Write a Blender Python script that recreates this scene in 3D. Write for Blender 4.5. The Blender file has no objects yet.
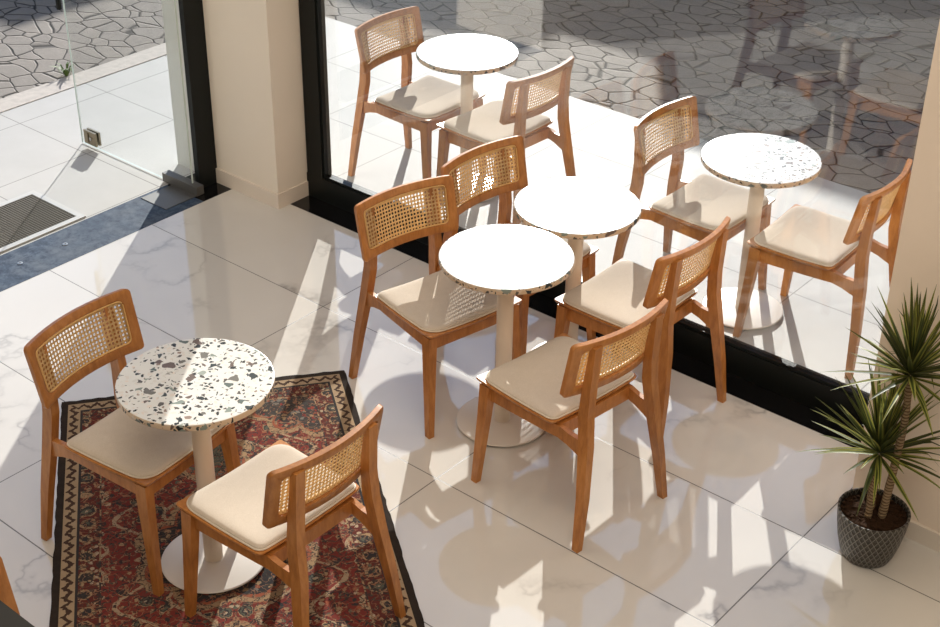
import bpy, bmesh, math, random
from mathutils import Vector, Matrix
scene = bpy.context.scene
COL = scene.collection
PI = math.pi

# ------------------------------------------------------------------ helpers
def link(name, bm, mat, parent=None, smooth=False, bevel=0.0, seg=2):
    if bevel > 0:
        es = [e for e in bm.edges if len(e.link_faces) == 2 and e.calc_face_angle(0) > 0.6]
        if es:
            bmesh.ops.bevel(bm, geom=es, offset=bevel, segments=seg, profile=0.6, affect='EDGES', clamp_overlap=True)
    bmesh.ops.recalc_face_normals(bm, faces=bm.faces)
    me = bpy.data.meshes.new(name)
    bm.to_mesh(me); bm.free()
    if smooth:
        me.polygons.foreach_set('use_smooth', [True] * len(me.polygons))
        try:
            me.set_sharp_from_angle(angle=math.radians(40))
        except Exception:
            pass
    for m in (mat if isinstance(mat, (list, tuple)) else [mat]):
        me.materials.append(m)
    o = bpy.data.objects.new(name, me)
    COL.objects.link(o)
    if parent is not None:
        o.parent = parent
    return o

def empty(name, loc=(0, 0, 0), rz=0.0):
    o = bpy.data.objects.new(name, None)
    o.empty_display_size = 0.1
    COL.objects.link(o)
    o.location = loc
    o.rotation_euler = (0, 0, rz)
    return o

def tag(o, label, cat, group=None):
    o['label'] = label
    o['category'] = cat
    if group:
        o['group'] = group
    return o

def struct(o, label=None, cat=None):
    o['kind'] = 'structure'
    if label:
        o['label'] = label
    if cat:
        o['category'] = cat
    return o

def B():
    return bmesh.new()

def box(bm, lo, hi, mi=0):
    x0, y0, z0 = lo; x1, y1, z1 = hi
    v = [bm.verts.new(p) for p in ((x0,y0,z0),(x1,y0,z0),(x1,y1,z0),(x0,y1,z0),(x0,y0,z1),(x1,y0,z1),(x1,y1,z1),(x0,y1,z1))]
    for f in ((0,3,2,1),(4,5,6,7),(0,1,5,4),(1,2,6,5),(2,3,7,6),(3,0,4,7)):
        bm.faces.new([v[i] for i in f]).material_index = mi
    return v

def skin(bm, loops, cap0=True, cap1=True, closed=False):
    """skin a list of point loops (each a closed ring of equal length)"""
    vl = [[bm.verts.new(p) for p in L] for L in loops]
    n = len(vl[0])
    pairs = list(zip(vl[:-1], vl[1:]))
    if closed:
        pairs.append((vl[-1], vl[0]))
    for a, b in pairs:
        for i in range(n):
            j = (i + 1) % n
            bm.faces.new((a[i], a[j], b[j], b[i]))
    if not closed:
        if cap0: bm.faces.new(list(reversed(vl[0])))
        if cap1: bm.faces.new(vl[-1])
    return vl

def beam(bm, secs):
    """tapered bar: secs = [(centre, half x, half y)], horizontal rectangular sections"""
    skin(bm, [[(c[0]-hx, c[1]-hy, c[2]), (c[0]+hx, c[1]-hy, c[2]), (c[0]+hx, c[1]+hy, c[2]), (c[0]-hx, c[1]+hy, c[2])] for c, hx, hy in secs])

def bar(bm, a, b, w, h, w2=None, h2=None):
    """straight rail from a to b, width w across, height h"""
    a = Vector(a); b = Vector(b); d = (b - a).normalized()
    s = d.cross(Vector((0, 0, 1))).normalized(); u = s.cross(d)
    w2 = w if w2 is None else w2; h2 = h if h2 is None else h2
    L = []
    for p, ww, hh in ((a, w, h), (b, w2, h2)):
        L.append([p - s*ww/2 - u*hh/2, p + s*ww/2 - u*hh/2, p + s*ww/2 + u*hh/2, p - s*ww/2 + u*hh/2])
    skin(bm, L)

def tube(bm, pts, r, n=10, closed=False):
    pts = [Vector(p) for p in pts]
    loops = []
    m = len(pts)
    for i, p in enumerate(pts):
        if closed:
            d = (pts[(i+1) % m] - pts[i-1]).normalized()
        else:
            d = (pts[min(i+1, m-1)] - pts[max(i-1, 0)]).normalized()
        ref = Vector((0, 0, 1)) if abs(d.z) < 0.9 else Vector((1, 0, 0))
        s = d.cross(ref).normalized(); u = s.cross(d)
        rr = r[i] if isinstance(r, (list, tuple)) else r
        loops.append([p + s*rr*math.cos(2*PI*k/n) + u*rr*math.sin(2*PI*k/n) for k in range(n)])
    skin(bm, loops, closed=closed)

def lathe(bm, prof, n=64, c=(0, 0)):
    skin(bm, [[(c[0]+r*math.cos(2*PI*k/n), c[1]+r*math.sin(2*PI*k/n), z) for k in range(n)] for r, z in prof])

def rrect(w0, w1, y0, y1, radii, k=6, ne=10):
    """rounded trapezoid outline, ccw; w0 half width at y0, w1 half width at y1; radii for corners (y0 right, y1 right, y1 left, y0 left)"""
    C = [Vector((w0, y0)), Vector((w1, y1)), Vector((-w1, y1)), Vector((-w0, y0))]
    segs = []
    for i, p in enumerate(C):
        a = (C[i-1] - p).normalized(); b = (C[(i+1) % 4] - p).normalized()
        r = radii[i]
        p0 = p + a*r; p1 = p + b*r
        segs.append([(1-t)**2*p0 + 2*t*(1-t)*(p*0.93+(p0+p1)*0.035) + t*t*p1 for t in [q/k for q in range(k+1)]])
    out = []
    for i in range(4):
        out += segs[i]
        a = segs[i][-1]; b = segs[(i+1) % 4][0]
        out += [a + (b-a)*t/(ne+1) for t in range(1, ne+1)]
    return out

def copy_tree(o, parent=None):
    c = o.copy(); COL.objects.link(c)
    if parent is not None: c.parent = parent
    for ch in list(o.children):
        copy_tree(ch, c)
    return c

# ------------------------------------------------------------------ material helpers
class N:
    def __init__(self, name):
        self.m = bpy.data.materials.new(name); self.m.use_nodes = True
        self.t = self.m.node_tree; self.t.nodes.clear()
        self.out = self.t.nodes.new('ShaderNodeOutputMaterial')
    def node(self, typ, **kw):
        n = self.t.nodes.new(typ)
        for k, v in kw.items(): setattr(n, k, v)
        return n
    def lk(self, a, b): self.t.links.new(a, b)
    def inp(self, sock, v):
        if v is None: return
        if hasattr(v, 'is_output'): self.lk(v, sock)
        else: sock.default_value = v
    def math(self, op, a, b=None, c=None, clamp=False):
        n = self.node('ShaderNodeMath', operation=op, use_clamp=clamp)
        self.inp(n.inputs[0], a); self.inp(n.inputs[1], b); self.inp(n.inputs[2], c)
        return n.outputs[0]
    def vmath(self, op, a, b=None):
        n = self.node('ShaderNodeVectorMath', operation=op)
        self.inp(n.inputs[0], a)
        if op == 'SCALE': self.inp(n.inputs['Scale'], b)
        else: self.inp(n.inputs[1], b)
        return n.outputs['Value'] if op in ('DOT_PRODUCT', 'LENGTH') else n.outputs[0]
    def obj(self):
        return self.node('ShaderNodeTexCoord').outputs['Object']
    def sep(self, v):
        n = self.node('ShaderNodeSeparateXYZ'); self.lk(v, n.inputs[0]); return n.outputs
    def comb(self, x=0.0, y=0.0, z=0.0):
        n = self.node('ShaderNodeCombineXYZ')
        for i, q in enumerate((x, y, z)): self.inp(n.inputs[i], q)
        return n.outputs[0]
    def noise(self, v, scale, detail=2.0, rough=0.5, color=False):
        n = self.node('ShaderNodeTexNoise'); self.lk(v, n.inputs['Vector'])
        n.inputs['Scale'].default_value = scale; n.inputs['Detail'].default_value = detail; n.inputs['Roughness'].default_value = rough
        return n.outputs['Color' if color else 'Fac']
    def vor(self, v, scale, feature='F1', rnd=1.0, metric='EUCLIDEAN'):
        n = self.node('ShaderNodeTexVoronoi', feature=feature, distance=metric) if feature == 'F1' else self.node('ShaderNodeTexVoronoi', feature=feature)
        self.lk(v, n.inputs['Vector']); n.inputs['Scale'].default_value = scale; n.inputs['Randomness'].default_value = rnd
        return n.outputs
    def mix(self, f, a, b, blend='MIX'):
        n = self.node('ShaderNodeMix', data_type='RGBA', blend_type=blend)
        self.inp(n.inputs[0], f)
        for s, v in ((n.inputs[6], a), (n.inputs[7], b)):
            if isinstance(v, tuple): v = (*v[:3], 1.0)
            self.inp(s, v)
        return n.outputs[2]
    def ramp(self, f, stops, interp='LINEAR'):
        n = self.node('ShaderNodeValToRGB'); self.lk(f, n.inputs[0])
        cr = n.color_ramp; cr.interpolation = interp
        while len(cr.elements) < len(stops): cr.elements.new(0.5)
        for e, (p, c) in zip(cr.elements, stops):
            e.position = p; e.color = (*c[:3], 1.0) if isinstance(c, tuple) else (c, c, c, 1.0)
        return n.outputs[0]
    def bump(self, h, strength=0.3, dist=0.002):
        n = self.node('ShaderNodeBump'); self.lk(h, n.inputs['Height'])
        n.inputs['Strength'].default_value = strength; n.inputs['Distance'].default_value = dist
        return n.outputs[0]
    def bsdf(self, color, rough=0.5, metal=0.0, normal=None, spec=0.5, **kw):
        p = self.node('ShaderNodeBsdfPrincipled')
        if isinstance(color, tuple): color = (*color[:3], 1.0)
        self.inp(p.inputs['Base Color'], color); self.inp(p.inputs['Roughness'], rough)
        p.inputs['Metallic'].default_value = metal
        p.inputs['Specular IOR Level'].default_value = spec
        if normal is not None: self.lk(normal, p.inputs['Normal'])
        for k, v in kw.items(): self.inp(p.inputs[k], v)
        self.lk(p.outputs[0], self.out.inputs[0])
        return self.m

def plain(name, c, rough=0.5, metal=0.0, spec=0.5, mott=0.06, scale=8.0):
    n = N(name); o = n.obj()
    f = n.noise(o, scale, 3.0)
    a = tuple(max(0, q*(1-mott)) for q in c); b = tuple(min(1, q*(1+mott)) for q in c)
    return n.bsdf(n.mix(f, a, b), rough, metal, None, spec)

def mat_wood():
    n = N('oiled_teak'); o = n.obj()
    r = n.node('ShaderNodeObjectInfo').outputs['Random']
    v = n.vmath('ADD', o, n.comb(n.math('MULTIPLY', r, 7.0), n.math('MULTIPLY', r, 3.0), 0.0))
    m = n.node('ShaderNodeMapping'); n.lk(v, m.inputs[0]); m.inputs['Scale'].default_value = (9, 9, 2.2)
    g = n.noise(m.outputs[0], 6.0, 6.0, 0.6)
    w = n.noise(v, 5.0, 2.0)
    f = n.math('ADD', n.math('MULTIPLY', g, 0.75), n.math('MULTIPLY', w, 0.3))
    c = n.ramp(f, [(0.25, (.25, .086, .018)), (0.5, (.43, .165, .038)), (0.75, (.57, .25, .070))])
    tint = n.math('ADD', 0.9, n.math('MULTIPLY', r, 0.22))
    c = n.mix(1.0, c, n.comb(tint, tint, tint), 'MULTIPLY')
    return n.bsdf(c, 0.36, 0, n.bump(g, 0.08, 0.001))

def mat_cane():
    n = N('woven_cane'); o = n.obj()
    f = n.noise(o, 90.0, 3.0)
    c = n.ramp(f, [(0.3, (.66, .43, .18)), (0.7, (.88, .66, .36))])
    p = n.node('ShaderNodeBsdfPrincipled'); n.lk(c, p.inputs['Base Color']); p.inputs['Roughness'].default_value = 0.45
    tr = n.node('ShaderNodeBsdfTranslucent'); n.lk(c, tr.inputs[0])
    mx = n.node('ShaderNodeMixShader'); mx.inputs[0].default_value = 0.4
    n.lk(p.outputs[0], mx.inputs[1]); n.lk(tr.outputs[0], mx.inputs[2]); n.lk(mx.outputs[0], n.out.inputs[0])
    return n.m

def mat_linen():
    n = N('oatmeal_linen'); o = n.obj()
    f = n.noise(o, 260.0, 3.0, 0.7); g = n.noise(o, 30.0, 3.0)
    c = n.mix(f, (.50, .42, .335), (.74, .655, .56))
    c = n.mix(n.math('MULTIPLY', g, 0.35), c, (.46, .38, .295))
    return n.bsdf(c, 0.95, 0, n.bump(f, 0.35, 0.0015), 0.2)

def mat_terrazzo(name='terrazzo', ma=(.79, .785, .76), mb=(.70, .69, .66)):
    n = N(name); o = n.obj()
    r = n.node('ShaderNodeObjectInfo').outputs['Random']
    v = n.vmath('ADD', o, n.comb(n.math('MULTIPLY', r, 13.0), n.math('MULTIPLY', r, 29.0), 0.0))
    wob = n.vmath('SCALE', n.vmath('SUBTRACT', n.noise(v, 30.0, 3.0, 0.55, True), (0.5, 0.5, 0.5)), 0.026)
    v = n.vmath('ADD', v, wob)
    base = n.mix(n.noise(v, 14.0, 4.0), ma, mb)
    pale = n.vor(v, 48.0)
    base = n.mix(n.math('MULTIPLY', n.math('LESS_THAN', pale['Distance'], 0.34), 0.5), base, n.mix(n.sep(pale['Color'])[1], (.78, .63, .52), (.60, .60, .57)))
    cols = [(0.0, (.035, .045, .048)), (0.2, (.12, .15, .14)), (0.38, (.24, .285, .255)), (0.62, (.15, .11, .095)), (0.78, (.33, .37, .33)), (0.9, (.17, .16, .14))]
    dark = [(0.0, (.03, .033, .035)), (0.4, (.11, .10, .09)), (0.7, (.06, .07, .07)), (0.88, (.30, .22, .18))]
    res = base
    for sc, lo, hi, st, off in ((60.0, .085, 0.52, dark, 3.1), (27.0, .075, 0.54, cols, 0.0)):
        vv = n.vmath('ADD', v, (off, off*1.7, off*0.6))
        d = n.vor(vv, sc, 'DISTANCE_TO_EDGE')['Distance']
        cc = n.sep(n.vor(vv, sc)['Color'])
        thr = n.math('ADD', lo, n.math('MULTIPLY', cc[0], hi))
        # only part of the cells hold a chip, the rest stay matrix
        msk = n.math('GREATER_THAN', d, thr)
        res = n.mix(msk, res, n.ramp(cc[1], st, 'CONSTANT'))
    return n.bsdf(res, 0.27, 0, None, 0.30)

def tile_mask(n, xyz, x0, dx, y0, dy, w):
    def one(c, c0, d):
        t = n.math('FLOORED_MODULO', n.math('ADD', n.math('SUBTRACT', c, c0), d/2), d)
        return n.math('LESS_THAN', n.math('ABSOLUTE', n.math('SUBTRACT', t, d/2)), w/2)
    return n.math('MAXIMUM', one(xyz[0], x0, dx), one(xyz[1], y0, dy))

def mat_floor():
    n = N('polished_marble_tile'); o = n.obj(); s = n.sep(o)
    # a different offset per tile so the veins break at the joints
    tx = n.math('FLOOR', n.math('DIVIDE', n.math('SUBTRACT', s[0], 1.18), 1.2)); ty = n.math('FLOOR', n.math('DIVIDE', s[1], 0.6))
    v = n.vmath('ADD', o, n.comb(n.math('MULTIPLY', tx, 3.7), n.math('MULTIPLY', ty, 5.3), 0.0))
    w = n.vmath('SCALE', n.noise(v, 1.6, 5.0, 0.6, True), 0.9)
    q = n.vmath('ADD', v, w)
    a = n.math('ABSOLUTE', n.math('SUBTRACT', n.noise(q, 1.1, 2.0), 0.5))
    vein = n.math('MULTIPLY', n.ramp(a, [(0.0, 1.0), (0.012, 0.25), (0.03, 0.0)]), n.ramp(n.noise(v, 1.3, 2.0), [(0.46, 0.0), (0.62, 1.0)]))
    base = n.mix(n.noise(v, 2.5, 4.0), (.645, .61, .565), (.71, .68, .635))
    c = n.mix(n.math('MULTIPLY', vein, 0.75), base, (.27, .25, .235))
    j = tile_mask(n, s, 1.18, 1.2, 0.0, 0.6, 0.0045)
    c = n.mix(j, c, (.13, .12, .11))
    ro = n.math('ADD', 0.045, n.math('MULTIPLY', j, 0.5))
    return n.bsdf(c, ro, 0, n.bump(n.math('SUBTRACT', 1.0, j), 0.4, 0.001), 1.0)

def mat_paving():
    n = N('pale_porcelain_paving'); o = n.obj(); s = n.sep(o)
    c = n.mix(n.noise(o, 3.0, 6.0, 0.65), (.45, .44, .415), (.56, .547, .525))
    j = tile_mask(n, s, -0.9, 0.6, 0.29, 0.6, 0.006)
    c = n.mix(n.math('MULTIPLY', j, 0.8), c, (.20, .19, .18))
    return n.bsdf(c, 0.6, 0, n.bump(n.math('SUBTRACT', 1.0, j), 0.5, 0.002), 0.15)

def mat_cobble():
    n = N('split_stone_cobbles'); o = n.obj()
    w = n.vmath('SCALE', n.vmath('SUBTRACT', n.noise(o, 3.0, 2.0, 0.5, True), (0.5, 0.5, 0.5)), 0.10)
    m = n.node('ShaderNodeMapping'); n.lk(n.vmath('ADD', o, w), m.inputs[0])
    m.inputs['Rotation'].default_value = (0, 0, 0.5); m.inputs['Scale'].default_value = (1.0, 1.45, 1.0)
    v = n.vmath('MULTIPLY', m.outputs[0], (1.0, 1.0, 0.0))
    d = n.vor(v, 5.2, 'DISTANCE_TO_EDGE', 0.75)['Distance']; cc = n.sep(n.vor(v, 5.2, 'F1', 0.75)['Color'])
    g = n.noise(o, 60.0, 4.0, 0.7)
    st = n.mix(n.noise(o, 9.0, 5.0), (.27, .235, .20), (.43, .385, .335))
    st = n.mix(n.math('MULTIPLY', cc[0], 0.4), st, (.22, .20, .185))
    st = n.mix(n.math('MULTIPLY', g, 0.5), st, (.12, .108, .095))
    jm = n.ramp(d, [(0.010, 1.0), (0.032, 0.0)])
    c = n.mix(jm, st, (.045, .04, .035))
    h = n.math('ADD', n.ramp(d, [(0.0, 0.0), (0.05, 1.0)]), n.math('MULTIPLY', g, 0.25))
    return n.bsdf(c, 0.85, 0, n.bump(h, 0.7, 0.012), 0.2)

def mat_glass(name, tint=(.985, .995, .99), f0=0.10):
    n = N(name)
    g = n.node('ShaderNodeNewGeometry')
    d = n.math('ABSOLUTE', n.vmath('DOT_PRODUCT', g.outputs['Normal'], g.outputs['Incoming']))
    fr = n.math('ADD', f0, n.math('MULTIPLY', n.math('POWER', n.math('SUBTRACT', 1.0, d, None, True), 5.0), 1.0-f0), None, True)
    tr = n.node('ShaderNodeBsdfTransparent'); tr.inputs[0].default_value = (*tint, 1)
    gl = n.node('ShaderNodeBsdfGlossy'); gl.inputs['Roughness'].default_value = 0.0
    mx = n.node('ShaderNodeMixShader'); n.lk(fr, mx.inputs[0]); n.lk(tr.outputs[0], mx.inputs[1]); n.lk(gl.outputs[0], mx.inputs[2])
    n.lk(mx.outputs[0], n.out.inputs[0])
    return n.m

RW, RL = 1.137, 2.05      # rug width, length
def mat_rug():
    n = N('persian_rug_pile'); o = n.vmath('MULTIPLY', n.vmath('SUBTRACT', n.node('ShaderNodeUVMap').outputs[0], (0.5, 0.5, 0.0)), (RW, RL, 0.0)); s = n.sep(o)
    x, y = s[0], s[1]
    ax = n.math('ABSOLUTE', x); ay = n.math('ABSOLUTE', y)
    e = n.math('MINIMUM', n.math('SUBTRACT', RW/2, ax), n.math('SUBTRACT', RL/2, ay))
    black = (.010, .010, .011); tan = (.42, .275, .15); red = (.29, .034, .027); navy = (.020, .026, .034); cream = (.52, .40, .27); green = (.10, .115, .085)
    rust = (.38, .10, .05); grey = (.20, .19, .165)
    wob = n.vmath('SCALE', n.vmath('SUBTRACT', n.noise(o, 26.0, 3.0, 0.6, True), (0.5, 0.5, 0.5)), 0.03)
    mir = n.vmath('ADD', n.comb(ax, ay, 0.0), wob)
    ms = n.sep(mir)
    # field: small floral cells on red
    def rings(sc, off, rnd=0.75):
        p = n.vmath('ADD', mir, (off, off*0.63, 0.0))
        V = n.vor(p, sc, 'F1', rnd); return V['Distance'], n.sep(V['Color'])
    d1, c1 = rings(17.0, 0.0)
    d2, c2 = rings(42.0, 2.3, 1.0)
    fld = n.mix(n.noise(o, 7.0, 3.0), red, (.16, .022, .020))
    small = n.ramp(c2[0], [(0.0, tan), (0.3, navy), (0.52, green), (0.66, rust), (0.82, cream)], 'CONSTANT')
    fld = n.mix(n.math('MULTIPLY', n.math('LESS_THAN', d2, 0.36), n.math('GREATER_THAN', c2[1], 0.35)), fld, small)
    mot = n.ramp(d1, [(0.0, cream), (0.13, navy), (0.22, green), (0.33, navy), (0.39, tan), (0.44, red)], 'CONSTANT')
    fld = n.mix(n.math('MULTIPLY', n.math('LESS_THAN', d1, 0.44), n.math('GREATER_THAN', c1[1], 0.60)), fld, mot)
    # arabesque vines
    def vine(fx, fy, ph, amp, w):
        t = n.math('SINE', n.math('ADD', n.math('MULTIPLY', ms[0], fx), n.math('ADD', ph, n.math('MULTIPLY', n.math('SINE', n.math('MULTIPLY', ms[1], fy)), amp))))
        return n.math('LESS_THAN', n.math('ABSOLUTE', t), w)
    fld = n.mix(vine(19.0, 21.0, 0.6, 1.3, 0.17), fld, n.mix(n.noise(o, 80.0), tan, cream))
    fld = n.mix(vine(15.0, 33.0, 2.0, 1.1, 0.09), fld, navy)
    # medallions and corner pieces: scalloped shapes outlined in tan
    def lobed(cx, cy, rad, lobes, depth):
        px = n.math('SUBTRACT', ax, cx); py = n.math('SUBTRACT', ay, cy)
        px = n.math('ADD', px, n.math('SUBTRACT', ms[0], ax)); py = n.math('ADD', py, n.math('SUBTRACT', ms[1], ay))
        an = n.math('ARCTAN2', py, px); rr = n.math('SQRT', n.math('ADD', n.math('MULTIPLY', px, px), n.math('MULTIPLY', py, py)))
        edge = n.math('MULTIPLY', rad, n.math('ADD', 1.0, n.math('MULTIPLY', depth, n.math('ABSOLUTE', n.math('SINE', n.math('MULTIPLY', an, lobes/2))))))
        return n.math('SUBTRACT', rr, edge)
    for cx, cy, rad, lo, dp, inner in ((0.0, 0.0, 0.25, 8, 0.22, navy), (0.40, 0.86, 0.21, 10, 0.25, (.05, .05, .05)), (0.0, 0.52, 0.10, 6, 0.35, green)):
        L = lobed(cx, cy, rad, lo, dp)
        ins = n.mix(n.math('LESS_THAN', d2, 0.40), inner, n.ramp(c2[1], [(0.0, rust), (0.3, tan), (0.55, red), (0.75, grey)], 'CONSTANT'))
        fld = n.mix(n.math('LESS_THAN', L, 0.0), fld, ins)
        fld = n.mix(n.math('LESS_THAN', n.math('ABSOLUTE', L), 0.014), fld, tan)
        fld = n.mix(n.math('LESS_THAN', n.math('ABSOLUTE', n.math('ADD', L, 0.022)), 0.007), fld, rust)
    # inner main border
    bf = n.mix(n.math('LESS_THAN', d2, 0.34), (.13, .018, .016), n.ramp(c2[2], [(0.0, tan), (0.35, navy), (0.6, green), (0.8, cream)], 'CONSTANT'))
    d3, c3 = rings(11.0, 5.0, 0.3)
    bf = n.mix(n.math('LESS_THAN', d3, 0.36), bf, n.ramp(d3, [(0.0, cream), (0.09, green), (0.19, navy), (0.29, tan)], 'CONSTANT'))
    # tan guard with a dark meander
    along = n.math('ADD', x, y)
    hor = n.math('LESS_THAN', n.math('SUBTRACT', RL/2, ay), n.math('SUBTRACT', RW/2, ax))
    run = n.math('ADD', n.math('MULTIPLY', hor, x), n.math('MULTIPLY', n.math('SUBTRACT', 1.0, hor), y))
    saw = n.math('PINGPONG', n.math('ADD', run, n.math('MULTIPLY', n.math('SUBTRACT', n.noise(o, 30.0, 2.0), 0.5), 0.02)), 0.024)
    zz = n.math('ABSOLUTE', n.math('SUBTRACT', n.math('SUBTRACT', e, 0.038), n.math('MULTIPLY', saw, 0.95)))
    zz = n.math('ADD', zz, n.math('MULTIPLY', n.math('SUBTRACT', n.noise(o, 90.0, 2.0), 0.5), 0.024))
    gd = n.mix(n.math('LESS_THAN', zz, 0.0085), n.mix(n.noise(o, 48.0), tan, cream), (.05, .025, .02))
    def band(lo, base, over): return n.mix(n.math('GREATER_THAN', e, lo), base, over)
    c = band(0.026, black, gd)
    c = band(0.074, c, navy)
    c = band(0.083, c, bf)
    c = band(0.150, c, n.mix(n.math('GREATER_THAN', n.noise(o, 30.0, 2.0), 0.47), navy, tan))
    c = band(0.156, c, fld)
    q = n.vmath('ADD', mir, (4.0, 1.0, 0.0))
    k1 = n.math('ABSOLUTE', n.math('SUBTRACT', n.noise(q, 30.0, 1.0), 0.5)); k2 = n.math('ABSOLUTE', n.math('SUBTRACT', n.noise(n.vmath('ADD', q, (3.0, 3.0, 0.0)), 44.0, 1.0), 0.5)); k3 = n.math('ABSOLUTE', n.math('SUBTRACT', n.noise(n.vmath('ADD', q, (7.0, 2.0, 0.0)), 24.0, 2.0), 0.48))
    inn = n.math('GREATER_THAN', e, 0.083)
    c = n.mix(n.math('MULTIPLY', inn, n.math('LESS_THAN', k3, 0.022)), c, (.035, .025, .028))
    c = n.mix(n.math('MULTIPLY', inn, n.math('LESS_THAN', k1, 0.016)), c, n.mix(n.noise(o, 50.0), (.42, .27, .15), (.30, .075, .045)))
    c = n.mix(n.math('MULTIPLY', inn, n.math('LESS_THAN', k2, 0.013)), c, (.055, .058, .05))
    f = n.noise(o, 420.0, 2.0, 0.7); f2 = n.noise(o, 35.0, 4.0)
    c = n.mix(n.math('MULTIPLY', f, 0.45), c, (.05, .035, .028))
    c = n.mix(n.math('MULTIPLY', f2, 0.10), c, (.30, .20, .13))
    return n.bsdf(c, 1.0, 0, n.bump(f, 0.7, 0.003), 0.1)

def mat_mat():
    n = N('ribbed_doormat'); o = n.obj(); s = n.sep(o)
    rib = n.math('SINE', n.math('MULTIPLY', s[1], 420.0))
    f = n.noise(o, 180.0, 2.0)
    c = n.mix(f, (.06, .055, .048), (.16, .148, .125))
    c = n.mix(n.math('MULTIPLY', n.math('GREATER_THAN', rib, 0.2), 0.5), c, (.05, .046, .04))
    return n.bsdf(c, 0.95, 0, n.bump(n.math('ADD', f, rib), 0.6, 0.003), 0.1)

def mat_slate():
    n = N('blue_steel_threshold'); o = n.obj()
    f = n.ramp(n.noise(o, 22.0, 10.0, 0.78), [(0.36, 0.0), (0.64, 1.0)]); g = n.noise(o, 5.5, 5.0, 0.7)
    c = n.mix(f, (.016, .028, .058), (.075, .11, .165))
    c = n.mix(n.ramp(g, [(0.45, 0.0), (0.7, 0.6)]), c, (.15, .17, .20))
    return n.bsdf(c, n.math('ADD', 0.5, n.math('MULTIPLY', f, 0.2)), 0.0, None, 0.12)

def mat_pot():
    n = N('scaled_pewter_glaze'); o = n.obj(); s = n.sep(o)
    a = n.math('MULTIPLY', n.math('ARCTAN2', s[1], s[0]), 34.0/(2*PI)); h = n.math('MULTIPLY', s[2], 55.0)
    u = n.math('ADD', a, n.math('MULTIPLY', h, 0.5)); w = n.math('SUBTRACT', a, n.math('MULTIPLY', h, 0.5))
    fu = n.math('ABSOLUTE', n.math('SUBTRACT', n.math('FRACT', u), 0.5)); fw = n.math('ABSOLUTE', n.math('SUBTRACT', n.math('FRACT', w), 0.5))
    ln = n.math('MAXIMUM', fu, fw)
    g = n.noise(o, 70.0, 3.0)
    c = n.mix(g, (.022, .020, .017), (.075, .068, .058))
    c = n.mix(n.math('GREATER_THAN', ln, 0.43), c, (.20, .185, .16))
    return n.bsdf(c, 0.38, 0.35, n.bump(ln, 0.9, 0.006), 0.5)

def mat_leaf():
    n = N('dracaena_leaf'); g = n.node('ShaderNodeUVMap'); s = n.sep(g.outputs[0])
    ed = n.math('ABSOLUTE', n.math('SUBTRACT', s[0], 0.5))
    c = n.mix(n.ramp(ed, [(0.12, 0.0), (0.30, 1.0)]), (.045, .070, .015), (.40, .41, .085))
    c = n.mix(n.ramp(ed, [(0.44, 0.0), (0.48, 1.0)]), c, (.14, .03, .03))
    wn = n.node('ShaderNodeTexWhiteNoise', noise_dimensions='1D'); n.lk(n.math('FLOOR', s[1]), wn.inputs['W'])
    c = n.mix(n.ramp(wn.outputs['Value'], [(0.25, 0.85), (0.75, 0.0)]), c, (.032, .044, .014))
    c = n.mix(n.ramp(n.math('FRACT', s[1]), [(0.0, 0.55), (0.35, 0.0)]), c, (.10, .12, .04))
    p = n.node('ShaderNodeBsdfPrincipled'); n.lk(c, p.inputs['Base Color']); p.inputs['Roughness'].default_value = 0.5; p.inputs['Specular IOR Level'].default_value = 0.3
    tr = n.node('ShaderNodeBsdfTranslucent'); n.lk(c, tr.inputs[0])
    mx = n.node('ShaderNodeMixShader'); mx.inputs[0].default_value = 0.3
    n.lk(p.outputs[0], mx.inputs[1]); n.lk(tr.outputs[0], mx.inputs[2]); n.lk(mx.outputs[0], n.out.inputs[0])
    return n.m

def mat_stem():
    n = N('ringed_stem'); o = n.obj(); s = n.sep(o)
    b = n.math('SINE', n.math('ADD', n.math('MULTIPLY', s[2], 520.0), n.math('MULTIPLY', n.noise(o, 40.0), 4.0)))
    c = n.mix(n.ramp(b, [(0.3, 0.0), (0.8, 1.0)]), (.33, .23, .135), (.12, .075, .04))
    return n.bsdf(c, 0.85, 0, n.bump(b, 0.5, 0.003), 0.2)

def mat_wall(name, c):
    n = N(name); o = n.obj()
    f = n.noise(o, 3.0, 5.0); g = n.noise(o, 160.0, 2.0)
    return n.bsdf(n.mix(f, tuple(q*0.97 for q in c), tuple(min(1, q*1.03) for q in c)), 0.75, 0, n.bump(g, 0.06, 0.001), 0.25)

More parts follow.
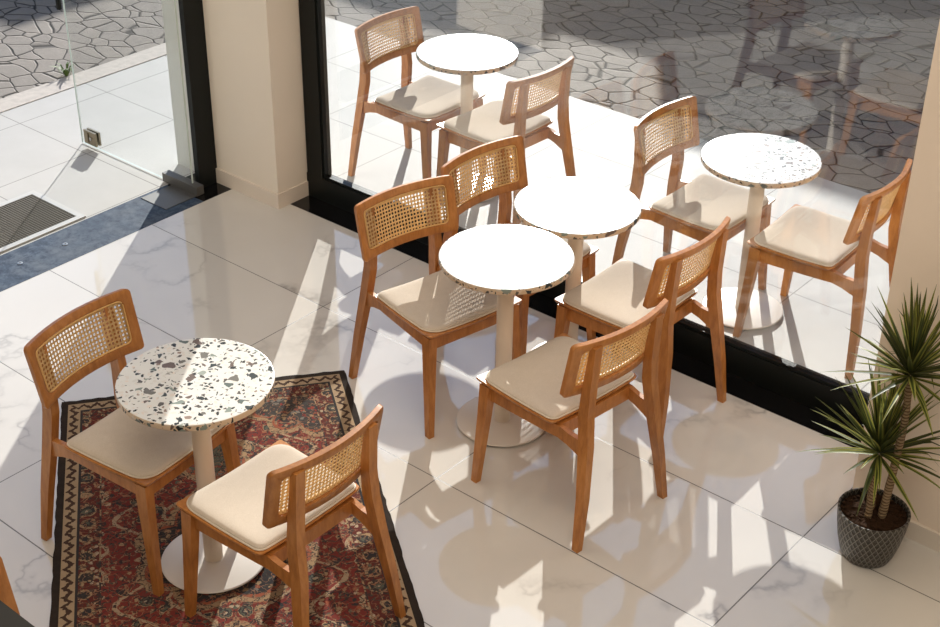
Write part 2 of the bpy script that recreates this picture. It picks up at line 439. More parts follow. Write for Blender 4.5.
M = dict(
    wood=mat_wood(), cane=mat_cane(), linen=mat_linen(), terrazzo=mat_terrazzo(), terrazzo_edge=mat_terrazzo('terrazzo_edge', (.68, .53, .385), (.60, .455, .32)), floor=mat_floor(), paving=mat_paving(), cobble=mat_cobble(),
    rug=mat_rug(), doormat=mat_mat(), slate=mat_slate(), pot=mat_pot(), leaf=mat_leaf(), stem=mat_stem(),
    glass=mat_glass('clear_glass'), door_glass=mat_glass('clear_door_glass', (.97, .98, .975), 0.055),
    glass_edge=plain('glass_edge', (.62, .72, .68), 0.15),
    piping=plain('cream_piping', (.74, .66, .54), 0.6), bead=plain('rattan_bead', (.70, .43, .165), 0.4),
    stemwhite=plain('cream_powder_coat', (.80, .70, .58), 0.42, mott=0.03), basewhite=plain('cream_base_coat', (.74, .68, .61), 0.30, mott=0.03),
    rubber=plain('black_rubber', (.012, .012, .012), 0.6),
    wall=mat_wall('warm_plaster', (.86, .78, .67)), wallr=mat_wall('peach_plaster', (.92, .78, .65)), wallw=mat_wall('white_plaster', (.80, .78, .73)),
    skirting=plain('cream_skirting', (.80, .71, .61), 0.35, mott=0.03),
    frame=plain('black_aluminium', (.007, .0085, .008), 0.35, 0.0, 0.22), blackstone=plain('black_granite', (.006, .006, .0065), 0.12, 0.0, 0.5, 0.3, 120.0),
    gunmetal=plain('gunmetal', (.16, .155, .145), 0.5, 0.6), outer=mat_wall('grey_white_render', (.66, .67, .63)),
    steel=plain('brushed_steel', (.46, .45, .43), 0.3, 0.9), brass=plain('aged_brass', (.28, .235, .16), 0.35, 0.9), matrim=plain('mat_frame', (.55, .53, .48), 0.4, 0.3),
    kerb=plain('kerb_concrete', (.50, .45, .40), 0.85, mott=0.25, scale=25.0), dark=plain('black_ledge', (.012, .012, .012), 0.6),
    soil=plain('bark_soil', (.035, .018, .010), 0.95, spec=0.05, mott=0.8, scale=90.0), concrete=plain('street_render', (.36, .35, .34), 0.9, mott=0.15, scale=2.0),
    grass=plain('weed_green', (.10, .16, .03), 0.6, mott=0.3, scale=48.0),
)

# ------------------------------------------------------------------ room and street
GY = 0.15           # plane of the shop window
bm = B(); box(bm, (0.0, -9.0, -0.10), (9.0, 0.0, 0.0)); struct(link('floor', bm, M['floor']))
bm = B(); box(bm, (0.0, -9.0, 5.0), (9.0, 0.13, 5.1)); struct(link('ceiling', bm, M['wallw']))
bm = B(); box(bm, (-0.30, -9.15, -0.10), (9.15, -9.0, 5.1)); struct(link('wall_back', bm, M['wallw']))
bm = B(); box(bm, (9.0, -9.0, -0.10), (9.15, 0.3, 5.1)); struct(link('wall_side', bm, M['wallw']))
bm = B(); box(bm, (3.627, -0.35, -0.10), (9.0, 0.30, 5.0)); struct(link('wall_right', bm, M['wallr'], bevel=0.004))
bm = B(); box(bm, (3.620, -0.362, 0.0), (9.0, -0.35, 0.072)); struct(link('baseboard_right', bm, M['skirting'], bevel=0.003))
bm = B(); box(bm, (-0.150, -0.070, -0.10), (0.338, 0.25, 5.0)); struct(link('wall_corner', bm, M['wall'], bevel=0.004))
bm = B(); box(bm, (-0.44, -0.066, -0.10), (-0.150, 0.25, 5.0)); struct(link('wall_outside', bm, M['outer']))
bm = B(); box(bm, (-0.117, -0.080, 0.0), (0.346, -0.070, 0.080)); box(bm, (0.338, -0.070, 0.0), (0.346, 0.129, 0.080)); struct(link('baseboard_corner', bm, M['skirting'], bevel=0.002))
bm = B(); box(bm, (-0.72, -2.75, -0.10), (-0.02, -2.22, 5.0)); struct(link('wall_left', bm, M['wall']))
bm = B(); box(bm, (-0.30, -9.0, -0.10), (0.0, -2.75, 5.0)); struct(link('wall_rear', bm, M['wall']))
bm = B(); box(bm, (0.338, 0.10, 3.1), (3.627, 0.30, 5.0)); struct(link('wall_front', bm, M['wallw']))
bm = B(); box(bm, (-0.30, -2.22, 2.75), (-0.02, -0.075, 5.0)); struct(link('wall_header', bm, M['wallw']))
# mezzanine the picture is taken from, its black edge shows in the bottom left corner
bm = B(); box(bm, (3.45, -9.0, 1.70), (9.0, -3.61, 1.80)); struct(link('floor_mezzanine', bm, M['dark']))
# black strip below the window, dark threshold of the doorway
bm = B(); box(bm, (0.346, 0.0, -0.10), (3.627, 0.131, 0.0005)); struct(link('trim_1', bm, M['blackstone']))
thr = B(); box(thr, (-0.285, -2.22, -0.10), (0.0, -0.27, 0.001)); thr = struct(link('trim_2', thr, M['slate']))
bm = B(); box(bm, (-0.285, -0.27, -0.10), (0.0, -0.082, 0.0005)); struct(link('trim_3', bm, M['blackstone']))
bm = B(); box(bm, (-0.262, -0.455, 0.001), (-0.07, -0.235, 0.004)); link('hinge_plate', bm, M['gunmetal'], thr, bevel=0.001)
for bx, by in ((-0.149, -1.002), (-0.153, -1.252)):
    bm = B(); lathe(bm, [(0.013, 0.001), (0.0125, 0.004), (0.006, 0.0045), (0.0055, 0.002)], 20, (bx, by)); link('floor_bolt', bm, M['steel'], thr, True)

# shop window
win = B()
box(win, (0.338, 0.13, 0.0), (3.627, 0.195, 0.128))
box(win, (0.346, 0.128, 0.128), (0.452, 0.195, 3.1))
box(win, (0.452, 0.13, 3.02), (3.627, 0.195, 3.1))
win = struct(link('window_1', win, M['frame'], bevel=0.003))
bm = B(); box(bm, (0.452, GY, 0.128), (3.627, GY+0.010, 3.02)); link('glass_pane', bm, M['glass'], win)
bm = B(); box(bm, (0.452, GY-0.012, 0.128), (3.627, GY-0.002, 0.140)); box(bm, (0.452, GY-0.012, 0.140), (0.462, GY-0.002, 3.02)); link('glazing_bead', bm, M['frame'], win, bevel=0.002)
# doorway: black jamb on the corner wall and the open glass door
bm = B(); box(bm, (-0.150, -0.190, 0.0), (-0.117, -0.070, 2.75)); struct(link('trim_4', bm, M['frame'], bevel=0.003))
door = B()
DY0, DY1, DX0, DX1 = -0.240, -0.230, -1.030, -0.118
vs = box(door, (DX0, DY0, 0.006), (DX1, DY1, 2.45))
for f in door.faces:
    if abs(f.normal.y if f.normal.length else 0) < 0.5: pass
door.normal_update()
for f in door.faces:
    f.material_index = 0 if abs(f.normal.y) > 0.5 else 1
door = struct(link('door_1', door, [M['door_glass'], M['glass_edge']]))
bm = B(); box(bm, (-0.330, -0.258, 0.003), (-0.062, -0.212, 0.052)); link('patch_hinge', bm, M['gunmetal'], door, bevel=0.003)
bm = B(); box(bm, (-0.985, -0.252, 0.022), (-0.885, -0.241, 0.098)); box(bm, (-0.985, -0.229, 0.022), (-0.885, -0.218, 0.098)); box(bm, (-0.955, -0.258, 0.035), (-0.945, -0.251, 0.085)); lk = link('lock', bm, M['brass'], door, bevel=0.002)
bm = B(); lathe(bm, [(0.009, -0.004), (0.009, 0.004)], 20)
bmesh.ops.transform(bm, matrix=Matrix.Translation((-0.925, -0.254, 0.060)) @ Matrix.Rotation(PI/2, 4, 'X'), verts=bm.verts)
link('keyhole', bm, M['steel'], lk, True)
bm = B(); tube(bm, [(-1.000, -0.285, 0.775), (-1.000, -0.285, 1.45)], 0.014, 14)
for z in (0.85, 1.38): tube(bm, [(-1.000, -0.285, z), (-1.000, -0.240, z)], 0.009, 10)
link('door_handle', bm, M['frame'], door, True)

# street
bm = B(); box(bm, (-1.705, -4.0, -0.12), (-0.285, 2.05, 0.0)); box(bm, (-0.285, -0.082, -0.12), (9.5, 2.05, -0.0005)); struct(link('ground_paving', bm, M['paving']))
bm = B(); box(bm, (-1.865, -4.0, -0.12), (-1.705, 2.05, 0.004)); struct(link('ground_kerb', bm, M['kerb'], bevel=0.004))
bm = B(); box(bm, (-40, -30, -0.14), (-1.865, 40, -0.006)); box(bm, (-1.865, 2.05, -0.14), (40, 40, -0.006)); box(bm, (-1.865, -30, -0.14), (-0.30, -4.0, -0.006)); struct(link('ground_cobbles', bm, M['cobble']))
# unseen building blocks across the street, stepped to cast the shade on the cobbles
bm = B(); box(bm, (-10.3, 11.0, -0.1), (-6.3, 19.0, 3.93)); box(bm, (-6.3, 11.0, -0.1), (-5.2, 19.0, 3.70)); box(bm, (-5.2, 11.0, -0.1), (60, 19, 4.14)); box(bm, (-60, 11.0, -0.1), (-10.3, 19.0, 4.75)); struct(link('wall_opposite', bm, M['concrete']))

# doormat
dm = empty('doormat', (-0.520, -1.36, 0.0)); tag(dm, 'dark grey ribbed doormat in a pale metal frame outside the doorway', 'doormat')
bm = B(); box(bm, (-0.183, -0.565, 0.0005), (0.183, 0.565, 0.006)); link('mat_pile', bm, M['doormat'], dm)
bm = B()
for a, b in (((-0.215, -0.597), (0.215, -0.565)), ((-0.215, 0.565), (0.215, 0.597)), ((-0.215, -0.565), (-0.183, 0.565)), ((0.183, -0.565), (0.215, 0.565))):
    box(bm, (*a, 0.0005), (*b, 0.007))
link('mat_frame', bm, M['matrim'], dm, bevel=0.001)

# weed at the kerb
rnd = random.Random(4)
bm = B()
for i in range(26):
    a = rnd.uniform(0, 2*PI); L = rnd.uniform(.04, .10); r0 = rnd.uniform(0, .03)
    px, py = r0*math.cos(a), r0*math.sin(a); dx, dy = math.cos(a), math.sin(a); w = .006
    p0 = Vector((px, py, 0)); p1 = p0 + Vector((dx*L*.3, dy*L*.3, L*.7)); p2 = p0 + Vector((dx*L*.8, dy*L*.8, L*.8))
    s = Vector((-dy, dx, 0))*w
    v = [bm.verts.new(q) for q in (p0-s*.4, p0+s*.4, p1+s, p1-s, p2)]
    bm.faces.new(v[:4]); bm.faces.new((v[3], v[2], v[4]))
wd = link('weed', bm, M['grass']); wd.location = (-1.90, 0.30, -0.006); tag(wd, 'small green weed growing in the gap between kerb and cobbles', 'weed')

# rug
def rug():
    bm = B()
    nx, ny = 40, 70
    def z(x, y): return 0.0045
    g = [[bm.verts.new((-RW/2 + RW*i/nx, -RL/2 + RL*j/ny, 0.0045)) for i in range(nx+1)] for j in range(ny+1)]
    r2 = random.Random(9)
    for j in range(ny+1):
        for i in range(nx+1):
            if i in (0, nx): g[j][i].co.x += r2.uniform(-.0025, .0025)
            if j in (0, ny): g[j][i].co.y += r2.uniform(-.004, .004)
    for j in range(ny):
        for i in range(nx): bm.faces.new((g[j][i], g[j][i+1], g[j+1][i+1], g[j+1][i]))
    ring = [g[0][i] for i in range(nx)] + [g[j][nx] for j in range(ny)] + [g[ny][i] for i in range(nx, 0, -1)] + [g[j][0] for j in range(ny, 0, -1)]
    uv = bm.loops.layers.uv.new('UVMap')
    for f in bm.faces:
        for l_ in f.loops: l_[uv].uv = (l_.vert.co.x/RW + .5, l_.vert.co.y/RL + .5)
    for v in bm.verts: v.co.x *= 1 + .0385*(RL/2 - v.co.y)/RW
    low = [bm.verts.new((v.co.x, v.co.y, 0.0003)) for v in ring]
    for i in range(len(ring)):
        j = (i+1) % len(ring); bm.faces.new((ring[j], ring[i], low[i], low[j]))
    return bm
ra = math.radians(53.05)          # width direction of the rug in the room
wv = Vector((math.cos(ra), math.sin(ra))); lv = Vector((math.sin(ra), -math.cos(ra)))
tlc = Vector((0.929, -1.814))
cen = tlc + wv*RW/2 + lv*RL/2
ro = link('rug', rug(), M['rug']); ro.location = (cen.x, cen.y, 0.0); ro.rotation_euler = (0, 0, ra)
tag(ro, 'red and tan Persian patterned rug with black edging under the front table', 'rug')

# ------------------------------------------------------------------ chair
D = dict(wt=.233, yt=-.277, zt=.814, wb=.228, yb=-.231, zb=.589, wsf=.226, zsf=.461, wsb=.224, ysb=-.192, zsb=.458, wff=.223, yff=.181, wrf=.226, yrf=-.344)
SFY = 0.19
SAG = 0.042
Pn = Vector((0, D['zt']-D['zb'], -(D['yt']-D['yb']))).normalized()      # normal of the back panel, pointing forward
HV = math.hypot(D['zt']-D['zb'], D['yt']-D['yb'])
def panel(px, pv, off):
    """px lateral metres, pv 0..HV up the panel, off along the normal"""
    t = pv/HV; w = D['wb'] + (D['wt']-D['wb'])*t
    u = px/w
    p = Vector((px, D['yb'] + (D['yt']-D['yb'])*t - SAG*(1-u*u), D['zb'] + (D['zt']-D['zb'])*t))
    return p + Pn*off
def seat_z(x, y):
    return D['zsf'] - 0.010*(1-(x/.226)**2) - 0.006*(1-((y)/.19)**2)
def chair_proto():
    root = empty('cane_chair')
    W = M['wood']
    # seat board
    ol = rrect(D['wsb']-.004, D['wsf'], D['ysb'], SFY, (.022, .012, .012, .022), 5, 12)
    def lp(ins, dz):
        return [(p.x*(1-ins/.226), p.y*(1-ins/.19), seat_z(p.x*(1-ins/.226), p.y*(1-ins/.19))+dz) for p in ol]
    bm = B(); skin(bm, [lp(.016, -.019), lp(.004, -.012), lp(0, -.004), lp(.002, 0), lp(.03, .0)])
    seat = link('seat', bm, W, root, True)
    # cushion
    oc = rrect(D['wsb']-.014, D['wsf']-.012, D['ysb']+.008, SFY-.012, (.028, .066, .066, .028), 9, 12)
    def lc(ins, dz):
        return [(p.x*(1-ins/.215), p.y*(1-ins/.18), seat_z(p.x*(1-ins/.215), p.y*(1-ins/.18))+dz) for p in oc]
    bm = B(); skin(bm, [lc(.004, .001), lc(0, .005), lc(.0, .010), lc(.004, .0145), lc(.012, .018), lc(.03, .0205), lc(.05, .0215), lc(.08, .0222), lc(.11, .0225), lc(.14, .0225), lc(.17, .0225)])
    cu = link('cushion', bm, M['linen'], root, True)
    bm = B(); tube(bm, [Vector(p) for p in lc(-.001, .004)], .0035, 6, True); link('piping', bm, M['piping'], cu, True)
    # legs
    for s in (-1, 1):
        bm = B(); beam(bm, [((s*.222, .180, 0), .0125, .0135), ((s*.205, .158, .30), .017, .020), ((s*.198, .150, .437), .019, .024)])
        lg = link('leg', bm, W, root, bevel=.005)
        bm = B(); lathe(bm, [(.009, -.0005), (.009, .004)], 12, (s*.222, .180)); link('glide', bm, M['rubber'], lg, True)
    for s in (-1, 1):
        bm = B(); beam(bm, [((s*.226, -.344, 0), .0125, .0135), ((s*.197, -.330, .20), .015, .0185), ((s*.170, -.306, .40), .0165, .0225), ((s*.160, -.290, .52), .0175, .022), ((s*.153, -.291, .62), .018, .019), ((s*.150, -.307, .792), .018, .012)])
        lg = link('leg', bm, W, root, bevel=.005)
        bm = B(); lathe(bm, [(.009, -.0005), (.009, .004)], 12, (s*.226, -.344)); link('glide', bm, M['rubber'], lg, True)
    # rails
    for s in (-1, 1):
        bm = B()
        prof = [(.140, .437, .375), (0.0, .425, .378), (-.14, .428, .380), (-.19, .432, .382), (-.235, .422, .372), (-.292, .418, .350)]
        loops = []
        for y, zt, zb in prof:
            xx = s*(.192 + (.172-.192)*max(0, (.1-y)/.4))
            loops.append([(xx-.010, y, zb), (xx+.010, y, zb), (xx+.010, y, zt), (xx-.010, y, zt)])
        skin(bm, loops); link('side_rail', bm, W, root, bevel=.003)
    bm = B(); bar(bm, (-.190, .152, .406), (.190, .152, .406), .020, .055); link('front_rail', bm, W, root, bevel=.003)
    bm = B(); bar(bm, (-.178, -.185, .408), (.178, -.185, .408), .022, .052); link('back_rail', bm, W, root, bevel=.003)
    # curved back frame
    bw = .035
    of = rrect(D['wb'], D['wt'], 0, HV, (.016, .018, .018, .016), 6, 22)
    inf = rrect(D['wb']-bw, D['wt']-bw, bw, HV-bw*.9, (.022, .022, .022, .022), 6, 22)
    T = .011
    def ring(pts, off, sc=1.0): return [panel(p.x*sc, p.y, off) for p in pts]
    def inset(pts, d):
        c = Vector((0, HV/2)); return [Vector((p.x - math.copysign(min(d, abs(p.x)), p.x) if abs(p.x) > .0 else p.x, p.y + (d if p.y < HV/2 else -d)*min(1, abs(p.y-HV/2)/(HV/2)*1.3))) for p in pts]
    oi = inset(of, .004); ii = [Vector((p.x + math.copysign(.003, p.x), p.y + (.003 if p.y > HV/2 else -.003))) for p in inf]
    bm = B(); skin(bm, [ring(of, -T+.003), ring(of, T-.003), ring(oi, T), ring(ii, T), ring(inf, T-.003), ring(inf, -T+.003), ring(ii, -T), ring(oi, -T)], closed=True)
    bf = link('backrest_frame', bm, W, root, True)
    # cane sheet: octagonal holes on a square mesh
    bm = B()
    nx, ny = 27, 11
    X0, Y0, Y1 = D['wb']-bw+.002, bw-.002, HV-bw*.9+.002
    cw, chh = 2*X0/nx, (Y1-Y0)/ny
    h = .0009
    vc = {}
    def vert(px, py, off):
        k = (round(px, 5), round(py, 5), off)
        if k not in vc: vc[k] = bm.verts.new(panel(px, py, off))
        return vc[k]
    octs = [(math.cos(PI/8+q*PI/4), math.sin(PI/8+q*PI/4)) for q in range(8)]
    for i in range(nx):
        for j in range(ny):
            x0 = -X0+i*cw; y0 = Y0+j*chh; cx, cy = x0+cw/2, y0+chh/2
            border = i in (0, nx-1) or j in (0, ny-1)
            ho = .27 if border else .355
            sq = [(x0+cw, y0+chh*.75), (x0+cw*.75, y0+chh), (x0+cw*.25, y0+chh), (x0, y0+chh*.75), (x0, y0+chh*.25), (x0+cw*.25, y0), (x0+cw*.75, y0), (x0+cw, y0+chh*.25)]
            oc_ = [(cx+octs[q][0]*cw*ho, cy+octs[q][1]*chh*ho) for q in range(8)]
            sq = [sq[7], sq[0], sq[1], sq[2], sq[3], sq[4], sq[5], sq[6]]
            oc_ = [oc_[7], oc_[0], oc_[1], oc_[2], oc_[3], oc_[4], oc_[5], oc_[6]]
            for off, fl in ((h, False), (-h, True)):
                S = [vert(*p, off) for p in sq]; O = [vert(*p, off) for p in oc_]
                for q in range(8):
                    r = (q+1) % 8
                    f = (S[q], S[r], O[r], O[q]); bm.faces.new(tuple(reversed(f)) if fl else f)
                for k, (sx, sy) in ((1, (x0+cw, y0+chh)), (3, (x0, y0+chh)), (5, (x0, y0)), (7, (x0+cw, y0))):
                    f = (S[k], vert(sx, sy, off), S[(k+1) % 8]); bm.faces.new(tuple(reversed(f)) if fl else f)
            O1 = [vert(*p, h) for p in oc_]; O2 = [vert(*p, -h) for p in oc_]
            for q in range(8):
                r = (q+1) % 8; bm.faces.new((O1[q], O1[r], O2[r], O2[q]))
    link('cane_panel', bm, M['cane'], root)
    bd = rrect(D['wb']-bw-.003, D['wt']-bw-.003, bw+.003, HV-bw*.9-.003, (.020, .020, .020, .020), 6, 22)
    bm = B(); tube(bm, [panel(p.x, p.y, .009) for p in bd], .003, 6, True); link('rattan_bead', bm, M['bead'], bf, True)
    return root

def put(o, x, y, yaw, z, label, group=None):
    o.location = (x, y, z); o.rotation_euler = (0, 0, math.radians(yaw))
    tag(o, label, 'chair', group)
    return o

G_IN, G_OUT = 'cane-backed chairs inside the window', 'cane-backed chairs out on the pavement'
proto = chair_proto()
chairs = [
    (1.887, -2.085, -82.4, .0048, 'wooden cane-back chair at the left of the rug, its seat half under the speckled table', 'cane-backed chairs at the rug table'),
    (2.432, -2.056, 89.9, .0048, 'wooden cane-back chair standing wholly on the rug, back to the camera, sunlit cream cushion', 'cane-backed chairs at the rug table'),
    (2.054, -0.766, -101.8, 0.0, 'wooden cane-back chair just above the rug corner, lattice of cane shadow across its cushion', G_IN),
    (2.056, -0.257, -95.0, 0.0, 'wooden cane-back chair mostly hidden behind another chair and two white tables, against the window', G_IN),
    (2.704, -0.916, 82.7, 0.0, 'wooden cane-back chair on bare floor, right of the nearer paired table, seen from behind', G_IN),
    (2.562, -0.280, 88.6, 0.0, 'wooden cane-back chair inside with its rear leg right before the black window sill', G_IN),
    (0.685, 0.671, -89.3, 0.0, 'wooden cane-back chair outside, left of the farthest white table, front of its cane facing us', G_OUT),
    (1.130, 0.658, 87.1, 0.0, 'wooden cane-back chair outside, right of the farthest white table, seen from behind', G_OUT),
    (2.390, 0.613, -90.2, 0.0, 'wooden cane-back chair outside, left of the right-hand pavement table, shadow across its seat', G_OUT),
    (2.866, 0.636, 92.7, 0.0, 'wooden cane-back chair outside behind the potted plant, beside the right wall', G_OUT),
    (2.722, -3.183, -84.0, .0048, 'corner of a wooden chair back cut off by the left picture edge', None),
]
for i, (x, y, yaw, z, lab, grp) in enumerate(chairs):
    o = proto if i == 0 else copy_tree(proto)
    put(o, x, y, yaw, z, lab, grp)

# ------------------------------------------------------------------ tables
def table_proto():
    root = empty('bistro_table')
    R, H = .25, .747
    bm = B(); lathe(bm, [(R-.004, H-.024), (R-.001, H-.022), (R, H-.020), (R, H-.0035), (R-.0008, H-.0008), (R-.003, H), (R-.006, H), (R-.012, H)], 96)
    bm.normal_update()
    for f in bm.faces: f.material_index = 1 if f.normal.z < .5 else 0
    link('tabletop', bm, [M['terrazzo'], M['terrazzo_edge']], root, True)
    bm = B(); lathe(bm, [(.0315, .012), (.0315, H-.024)], 40); st = link('stem', bm, M['stemwhite'], root, True)
    bm = B(); lathe(bm, [(.085, H-.030), (.085, H-.0245)], 40); link('mounting_plate', bm, M['rubber'], st, True)
    bm = B(); lathe(bm, [(.172, .007), (.178, .008), (.180, .011), (.178, .0135), (.174, .0145), (.034, .016), (.0335, .018), (.0318, .018)], 80); bs = link('base', bm, M['basewhite'], root, True)
    for k in range(4):
        a = PI/4 + k*PI/2
        bm = B(); lathe(bm, [(.012, 0), (.012, .0075)], 14, (.160*math.cos(a), .160*math.sin(a))); link('glide', bm, M['rubber'], bs, True)
    return root
tp = table_proto()
for i, (x, y, z, lab, grp) in enumerate([
    (2.108, -2.049, .0047, 'round terrazzo table on the rug, boldly speckled with grey-green and dark chips', None),
    (2.334, -0.758, 0, 'round white terrazzo table inside, nearer of the two tables pushed together', 'paired tables inside the window'),
    (2.283, -0.252, 0, 'round white terrazzo table inside, farther of the paired tables, next to the window', 'paired tables inside the window'),
    (0.899, 0.712, 0, 'round white terrazzo table outside, farthest one, beside the corner pillar end of the window', 'tables out on the pavement'),
    (2.602, 0.606, 0, 'round terrazzo table outside on the right, a white base disc showing above the sill', 'tables out on the pavement')]):
    o = tp if i == 0 else copy_tree(tp)
    o.location = (x, y, z); tag(o, lab, 'table', grp)
    o.rotation_euler = (0, 0, i*1.1)

# ------------------------------------------------------------------ potted dracaena
PX, PY = 3.790, -0.538
pl = empty('potted_dracaena', (PX, PY, 0.0)); tag(pl, 'spiky dracaena with two leaf heads in dark scaled pot by the right wall', 'potted plant')
bm = B()
lathe(bm, [(.078, .0005), (.084, .006), (.094, .03), (.107, .08), (.117, .14), (.122, .190), (.1225, .196), (.119, .198), (.114, .196), (.112, .172), (.02, .172)], 72)
link('pot', bm, M['pot'], pl, True)
rs = random.Random(21)
bm = B(); lathe(bm, [(.112, .165), (.112, .178), (.09, .183), (.05, .186), (.012, .187)], 40)
for v in bm.verts: v.co.z += rs.uniform(-.004, .004)
for i in range(160):
    a = rs.uniform(0, 2*PI); q = .108*math.sqrt(rs.random())
    bmesh.ops.create_icosphere(bm, subdivisions=1, radius=rs.uniform(.003, .007), matrix=Matrix.Translation((q*math.cos(a), q*math.sin(a), .186)) @ Matrix.Diagonal((1.4, 1, .7, 1)))
link('soil', bm, M['soil'], pl)
WALLY = -0.385 - PY
def rosette(c, seed, nl, Lr, top, spread):
    r = random.Random(seed); bm = B(); uv = bm.loops.layers.uv.new('UVMap')
    for i in range(nl):
        az = i*2.39996 + r.uniform(-.25, .25)
        f = (i+.5)/nl
        el = math.radians(top - (top+spread)*f**1.35 + r.uniform(-9, 9))
        L = r.uniform(*Lr)*(1-.12*abs(f-.4)); w = r.uniform(.008, .0115)
        d = Vector((math.cos(az)*math.cos(el), math.sin(az)*math.cos(el), math.sin(el)))
        s = Vector((-math.sin(az), math.cos(az), 0)); up = d.cross(s)*-1
        p = Vector(c) + Vector((0, 0, .03*(.5-f))) + d*.008
        droop = r.uniform(.08, .42)*(0.35+f); ns = 8
        rows = []
        for k in range(ns+1):
            t = k/ns
            ww = w*min(1.0, .55+2.2*t)*(1-t**2.2) + .0003
            n_ = d.cross(s).normalized()
            if n_.z < 0: n_ = -n_
            rows.append((p - s*ww + n_*ww*.35, p.copy(), p + s*ww + n_*ww*.35))
            p = p + d*(L/ns)
            if p.y > WALLY:
                p.y = WALLY; d = Vector((d.x, min(d.y, -.02), d.z)).normalized()
            d = (d + Vector((0, 0, -droop*1.2/ns*(.4+t)))).normalized()
        vr = [[bm.verts.new(q) for q in row] for row in rows]
        for k in range(ns):
            for a in (0, 1):
                fc = bm.faces.new((vr[k][a], vr[k][a+1], vr[k+1][a+1], vr[k+1][a]))
                us = (0, .5, 1)
                for lp_, u_ in zip(fc.loops, (us[a], us[a+1], us[a+1], us[a])): lp_[uv].uv = (u_, i + .02 + .9*(k if lp_.vert in vr[k] else k+1)/ns)
    return bm
stems = [
    ([(-.022, .020, .17), (-.026, .014, .29), (-.022, .006, .405)], .0135),
    ([(.030, -.002, .17), (.036, .006, .36), (.036, .020, .56), (.022, .028, .735)], .0125),
    ([(-.005, -.035, .17), (-.004, -.026, .28), (-.012, -.010, .395)], .011)]
for pts, r_ in stems:
    P = []
    for k in range(13):
        t = k/12*(len(pts)-1); i = min(int(t), len(pts)-2); u = t-i
        P.append(Vector(pts[i])*(1-u) + Vector(pts[i+1])*u)
    bm = B(); tube(bm, P, [r_*(1.15-.25*k/12) + (.0012 if k % 2 else 0) for k in range(13)], 12)
    sm = link('stem', bm, M['stem'], pl, True)
lf1 = link('leaf_crown', rosette((.020, .028, .748), 5, 88, (.20, .31), 90, 10), M['leaf'], pl, True)
lf2 = link('leaf_crown', rosette((-.022, .004, .428), 8, 95, (.21, .32), 90, 8), M['leaf'], pl, True)

# ------------------------------------------------------------------ light
w = bpy.data.worlds.new('sky'); scene.world = w; w.use_nodes = True
t = w.node_tree; t.nodes.clear()
out = t.nodes.new('ShaderNodeOutputWorld'); bg = t.nodes.new('ShaderNodeBackground'); t.links.new(bg.outputs[0], out.inputs[0])
SUN_AZ = Vector((-.582, .813)).normalized(); EL = math.radians(20.3)
SD = Vector((SUN_AZ.x*math.cos(EL), SUN_AZ.y*math.cos(EL), math.sin(EL)))
tc = t.nodes.new('ShaderNodeTexCoord')
sp = t.nodes.new('ShaderNodeSeparateXYZ'); t.links.new(tc.outputs['Generated'], sp.inputs[0])
rp = t.nodes.new('ShaderNodeValToRGB'); t.links.new(sp.outputs[2], rp.inputs[0])
els = rp.color_ramp.elements
els[0].position = 0.0; els[0].color = (.74, .82, .93, 1); els[1].position = 0.75; els[1].color = (.26, .42, .75, 1)
e = els.new(0.25); e.color = (.58, .73, 1.0, 1)
dt = t.nodes.new('ShaderNodeVectorMath'); dt.operation = 'DOT_PRODUCT'; t.links.new(tc.outputs['Generated'], dt.inputs[0]); dt.inputs[1].default_value = SD
mx = t.nodes.new('ShaderNodeMath'); mx.operation = 'MAXIMUM'; t.links.new(dt.outputs['Value'], mx.inputs[0]); mx.inputs[1].default_value = 0.0
pw = t.nodes.new('ShaderNodeMath'); pw.operation = 'POWER'; t.links.new(mx.outputs[0], pw.inputs[0]); pw.inputs[1].default_value = 5.0
ml = t.nodes.new('ShaderNodeMath'); ml.operation = 'MULTIPLY_ADD'; t.links.new(pw.outputs[0], ml.inputs[0]); ml.inputs[1].default_value = 8.0; ml.inputs[2].default_value = 1.0
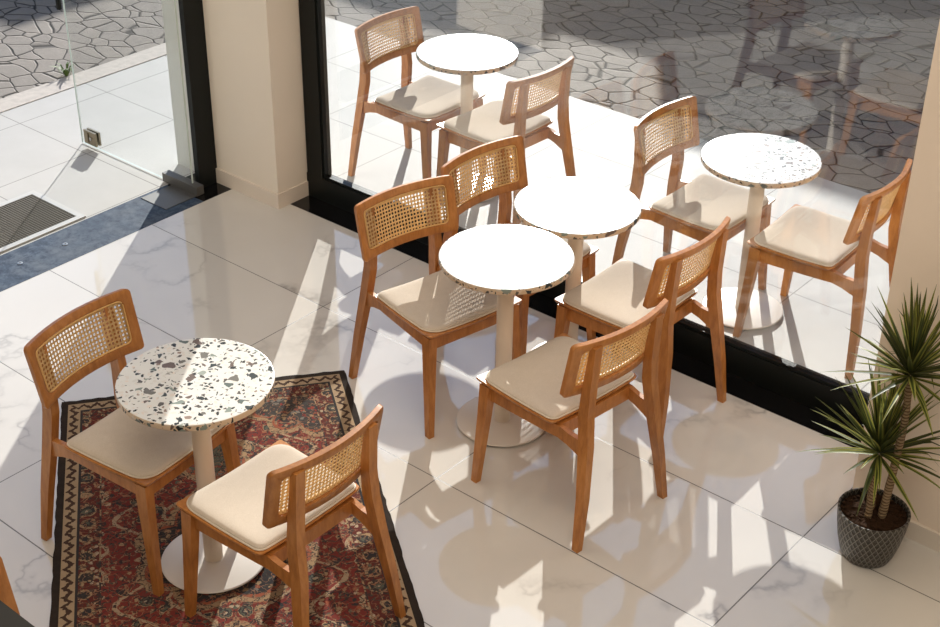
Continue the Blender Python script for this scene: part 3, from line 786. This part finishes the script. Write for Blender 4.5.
WORLD = 0.22
m2 = t.nodes.new('ShaderNodeMath'); m2.operation = 'MULTIPLY'; t.links.new(ml.outputs[0], m2.inputs[0]); m2.inputs[1].default_value = WORLD
t.links.new(rp.outputs[0], bg.inputs[0]); t.links.new(m2.outputs[0], bg.inputs[1])

sun = bpy.data.lights.new('sun', 'SUN'); sun.energy = 7.5; sun.angle = math.radians(0.35); sun.color = (1.0, .975, .93)
so = bpy.data.objects.new('sun', sun); COL.objects.link(so)
so.rotation_euler = SD.to_track_quat('Z', 'Y').to_euler()
so.location = SD*30

for nm, loc, sx, sy, en in (('fill_light', (2.4, -1.6, 4.9), 3.4, 2.6, 50.0), ('fill_light', (5.6, -4.6, 4.9), 3.0, 3.0, 124.0)):  # unseen overhead area lights, added to fill the shaded interior
    l = bpy.data.lights.new(nm, 'AREA'); l.shape = 'RECTANGLE'; l.size = sx; l.size_y = sy; l.energy = en; l.color = (1.0, .89, .75)
    o = bpy.data.objects.new(nm, l); COL.objects.link(o); o.location = loc

# ------------------------------------------------------------------ camera
R_ = Vector((0.7638318804903387, 0.6453215189192827, 0.010999798466464691))
U_ = Vector((-0.34217675453984886, 0.39044767199856106, 0.8546728520805374))
F_ = Vector((-0.5472439373800033, 0.6565902471485653, -0.5190504025142616))
cd = bpy.data.cameras.new('camera'); co = bpy.data.objects.new('camera', cd); COL.objects.link(co)
cd.sensor_fit = 'HORIZONTAL'; cd.sensor_width = 36.0; cd.lens = 1454.8644768*36.0/940.0
co.matrix_world = Matrix(((R_.x, U_.x, -F_.x, 5.2277920776), (R_.y, U_.y, -F_.y, -4.4357107928), (R_.z, U_.z, -F_.z, 3.336915536), (0, 0, 0, 1)))
cd.clip_start = 0.05; cd.clip_end = 200
scene.camera = co
scene.view_settings.view_transform = 'Standard'
scene.view_settings.look = 'None'
scene.view_settings.exposure = 0.1
scene.view_settings.gamma = 1.0
scene.view_settings.use_curve_mapping = False
scene.cycles.max_bounces = 10
scene.cycles.transparent_max_bounces = 16
